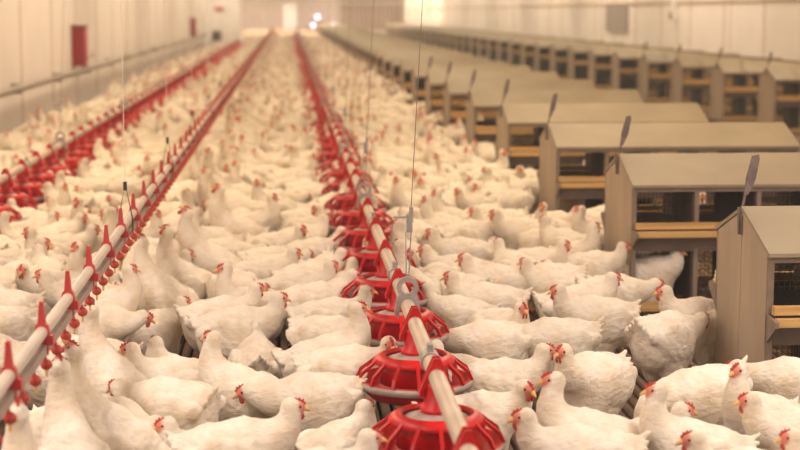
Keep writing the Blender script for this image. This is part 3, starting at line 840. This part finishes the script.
# fill the rest of the house
grid = {}
def gkey(x, y): return int(x // .45), int(y // .45)
def gadd(h): grid.setdefault(gkey(h[0], h[1]), []).append(h)
for h in hens: gadd(h)
def ok(h, r):
    kx, ky = gkey(h[0], h[1])
    for a in (-1, 0, 1):
        for b in (-1, 0, 1):
            for g in grid.get((kx + a, ky + b), ()):
                if sep(h, g) < r: return False
    return True
PN = ['mid', 'mid', 'mid', 'midL', 'midR', 'up', 'up', 'upL', 'upR', 'low', 'lowL', 'lowR', 'rest', 'restL', 'rest', 'peck']
def try_add(x, y, r):
    if blocked(x, y): return
    hd = random.uniform(0, 2 * math.pi); ps = random.choice(PN)
    near_pan = pan_near(x, y, .62)
    if near_pan:
        if pan_near(x, y, .27): return
        if random.random() < .6:
            j = np.argmin(np.hypot(pan_arr[:, 0] - x, pan_arr[:, 1] - y)); hd = math.atan2(pan_arr[j, 1] - y, pan_arr[j, 0] - x) + random.uniform(-.3, .3); ps = random.choice(['mid', 'mid', 'low', 'up'])
    elif .12 < x - DX < .38 and random.random() < .6: hd = math.pi + random.uniform(-.6, .6); ps = random.choice(['drink', 'drink', 'reach', 'up'])
    elif -.38 < x - DX < -.12 and random.random() < .4: hd = random.uniform(-.6, .6); ps = random.choice(['drink', 'reach', 'up'])
    if y < 6.4:
        ps = random.choice(['rest', 'rest', 'low', 'lowL', 'lowR']); r = .215
        if y < 4.6: return
    h = [x, y, hd, ps, SIZE * random.uniform(.93, 1.05), None]
    if ok(h, r): hens.append(h); gadd(h)
BARE = [(*floor_point(a, b, 0), r) for a, b, r in ((622, 376, .30), (215, 402, .22), (372, 424, .16))]
CLEAR = [(604, 240, 725, 395), (560, 335, 675, 425), (185, 366, 255, 425), (352, 395, 395, 440), (150, 300, 230, 350), (655, 390, 740, 440)]
def xlim(y):
    a = -(400 + 113 * 0) / FPX * 1.0
    return max(XL, (0 - 287) / FPX * (y + .3) - .9), min(3.9, (800 - 287) / FPX * (y + .3) + .7)
y = 3.6
while y < 104:
    x0, x1 = xlim(y)
    n = int((x1 - x0) * .5 * (130 if y < 20 else 80))
    for _ in range(n):
        xx, yy = random.uniform(x0, x1), y + random.uniform(0, .5)
        if any(math.hypot((xx - b[0]), (yy - b[1]) * .6) < b[2] for b in BARE): continue
        if xx > NX + .1:
            if random.random() > .12 or xx > NX + .95: continue
        if yy < 9:
            qx, qy, _z = project((xx, yy, .2))
            if any(a_ < qx < c_ and b_ < qy < d_ for a_, b_, c_, d_ in CLEAR): continue
        try_add(xx, yy, .162 if yy < 30 else .172)
    y += .5

# ---- split: the 300 that show largest are individuals, the rest is one flock
def visible(h):
    px, py, z = project((h[0], h[1], .28)); m = .17 * FPX / z
    return -m < px < 800 + m and py - m * 1.2 < 450
order = sorted([h for h in hens if visible(h)], key=lambda h: h[1] - (1e3 if h[5] else 0))
single = order[:296]; sid = set(id(h) for h in single)
flock = [h for h in hens if id(h) not in sid]
def lane(x):
    if x < LX: return 'wall lane'
    if x < DX: return 'left lane'
    if x < FX: return 'middle lane'
    if x < NX: return 'right lane'
    return 'nest gaps'
def facing(a):
    a = math.degrees(a) % 360
    return ['right', 'away', 'left', 'forward'][int(((a + 45) % 360) // 90)]
bands = {}
for h in single:
    if not h[5]: bands.setdefault((lane(h[0]), max(0, int(round((h[1] - PAN_Y[0]) / .755)))), []).append(h)
for (ln_, k), hs_ in bands.items():
    hs_.sort(key=lambda h: h[0])
    for i, h in enumerate(hs_):
        st = {'r': 'squatting', 'd': 'drinking', 'p': 'pecking', 'l': 'head-down'}.get(h[3][0], 'standing')
        if h[3] == 'reach': st = 'stretching'
        h[5] = '%s white hen facing %s, %s from left in %s level with %s middle pan' % (st, facing(h[2]), nth(i), ln_, ordinal(k))
single.sort(key=lambda h: h[1])
for i, h in enumerate(single):
    zb = 0
    t = empty('hen', (h[0], h[1], zb), h[2], h[4])
    tag(t, h[5], 'hen', 'white hens on the slatted floor')
    far = i > 170
    for pn, me in HEN[h[3]]:
        if far and pn in ('eye', 'leg', 'wattle'): continue
        place(pn, me, t)
# a hen sitting in the lower tier of the second nest box
t = empty('hen', (NX + .115, NY0 + NP + .09, .012), math.radians(-28), .88)
tag(t, 'white hen sitting inside the lower tier of the second nest box', 'hen', 'white hens on the slatted floor')
for pn, me in HEN['rest']: place(pn, me, t)

VV = []; QF = []; TF = []; FA = []; TM = []; off = 0
for h in flock:
    lod = LOD[h[3]][0 if h[1] < 33 else 1]
    c, s_ = math.cos(h[2]) * h[4], math.sin(h[2]) * h[4]
    R = np.array([[c, -s_, 0], [s_, c, 0], [0, 0, h[4]]]); T = np.array([h[0], h[1], 0])
    V, Q, face, ex, ef, bx_, bf = lod
    allv = np.concatenate([V, ex, bx_]) @ R.T + T
    VV.append(allv); FA.append(np.concatenate([face, np.zeros(len(ex) + len(bx_))]))
    QF.append(Q + off); o1 = off + len(V); o2 = o1 + len(ex)
    TF.append(np.array(ef) + o1); TM += [1] * len(ef); TF.append(np.array(bf) + o2); TM += [2] * len(bf)
    off += len(allv)
VV = np.concatenate(VV); FA = np.concatenate(FA); QF = np.concatenate(QF); TF = np.concatenate(TF)
me = bpy.data.meshes.new('hen_flock')
nq, nt_ = len(QF), len(TF)
me.vertices.add(len(VV)); me.vertices.foreach_set('co', VV.astype(np.float32).ravel())
me.loops.add(nq * 4 + nt_ * 3); me.loops.foreach_set('vertex_index', np.concatenate([QF.ravel(), TF.ravel()]).astype(np.int32))
me.polygons.add(nq + nt_)
me.polygons.foreach_set('loop_start', np.concatenate([np.arange(nq) * 4, nq * 4 + np.arange(nt_) * 3]).astype(np.int32))
for m in (M['plume'], M['comb'], M['beak']): me.materials.append(m)
me.polygons.foreach_set('material_index', np.concatenate([np.zeros(nq, int), np.array(TM)]).astype(np.int32))
a = me.attributes.new('face', 'FLOAT', 'POINT'); a.data.foreach_set('value', FA.astype(np.float32))
me.polygons.foreach_set('use_smooth', np.ones(nq + nt_, bool))
me.update(calc_edges=True); me.validate()
fo = place('hen_flock', me)
tag(fo, 'dense flock of white hens filling the far part of the house', 'hens', kind='stuff')
print('HENS', len(hens), 'single', len(single), 'flock tris', nq * 2 + nt_, 'maxY single', max(h[1] for h in single))
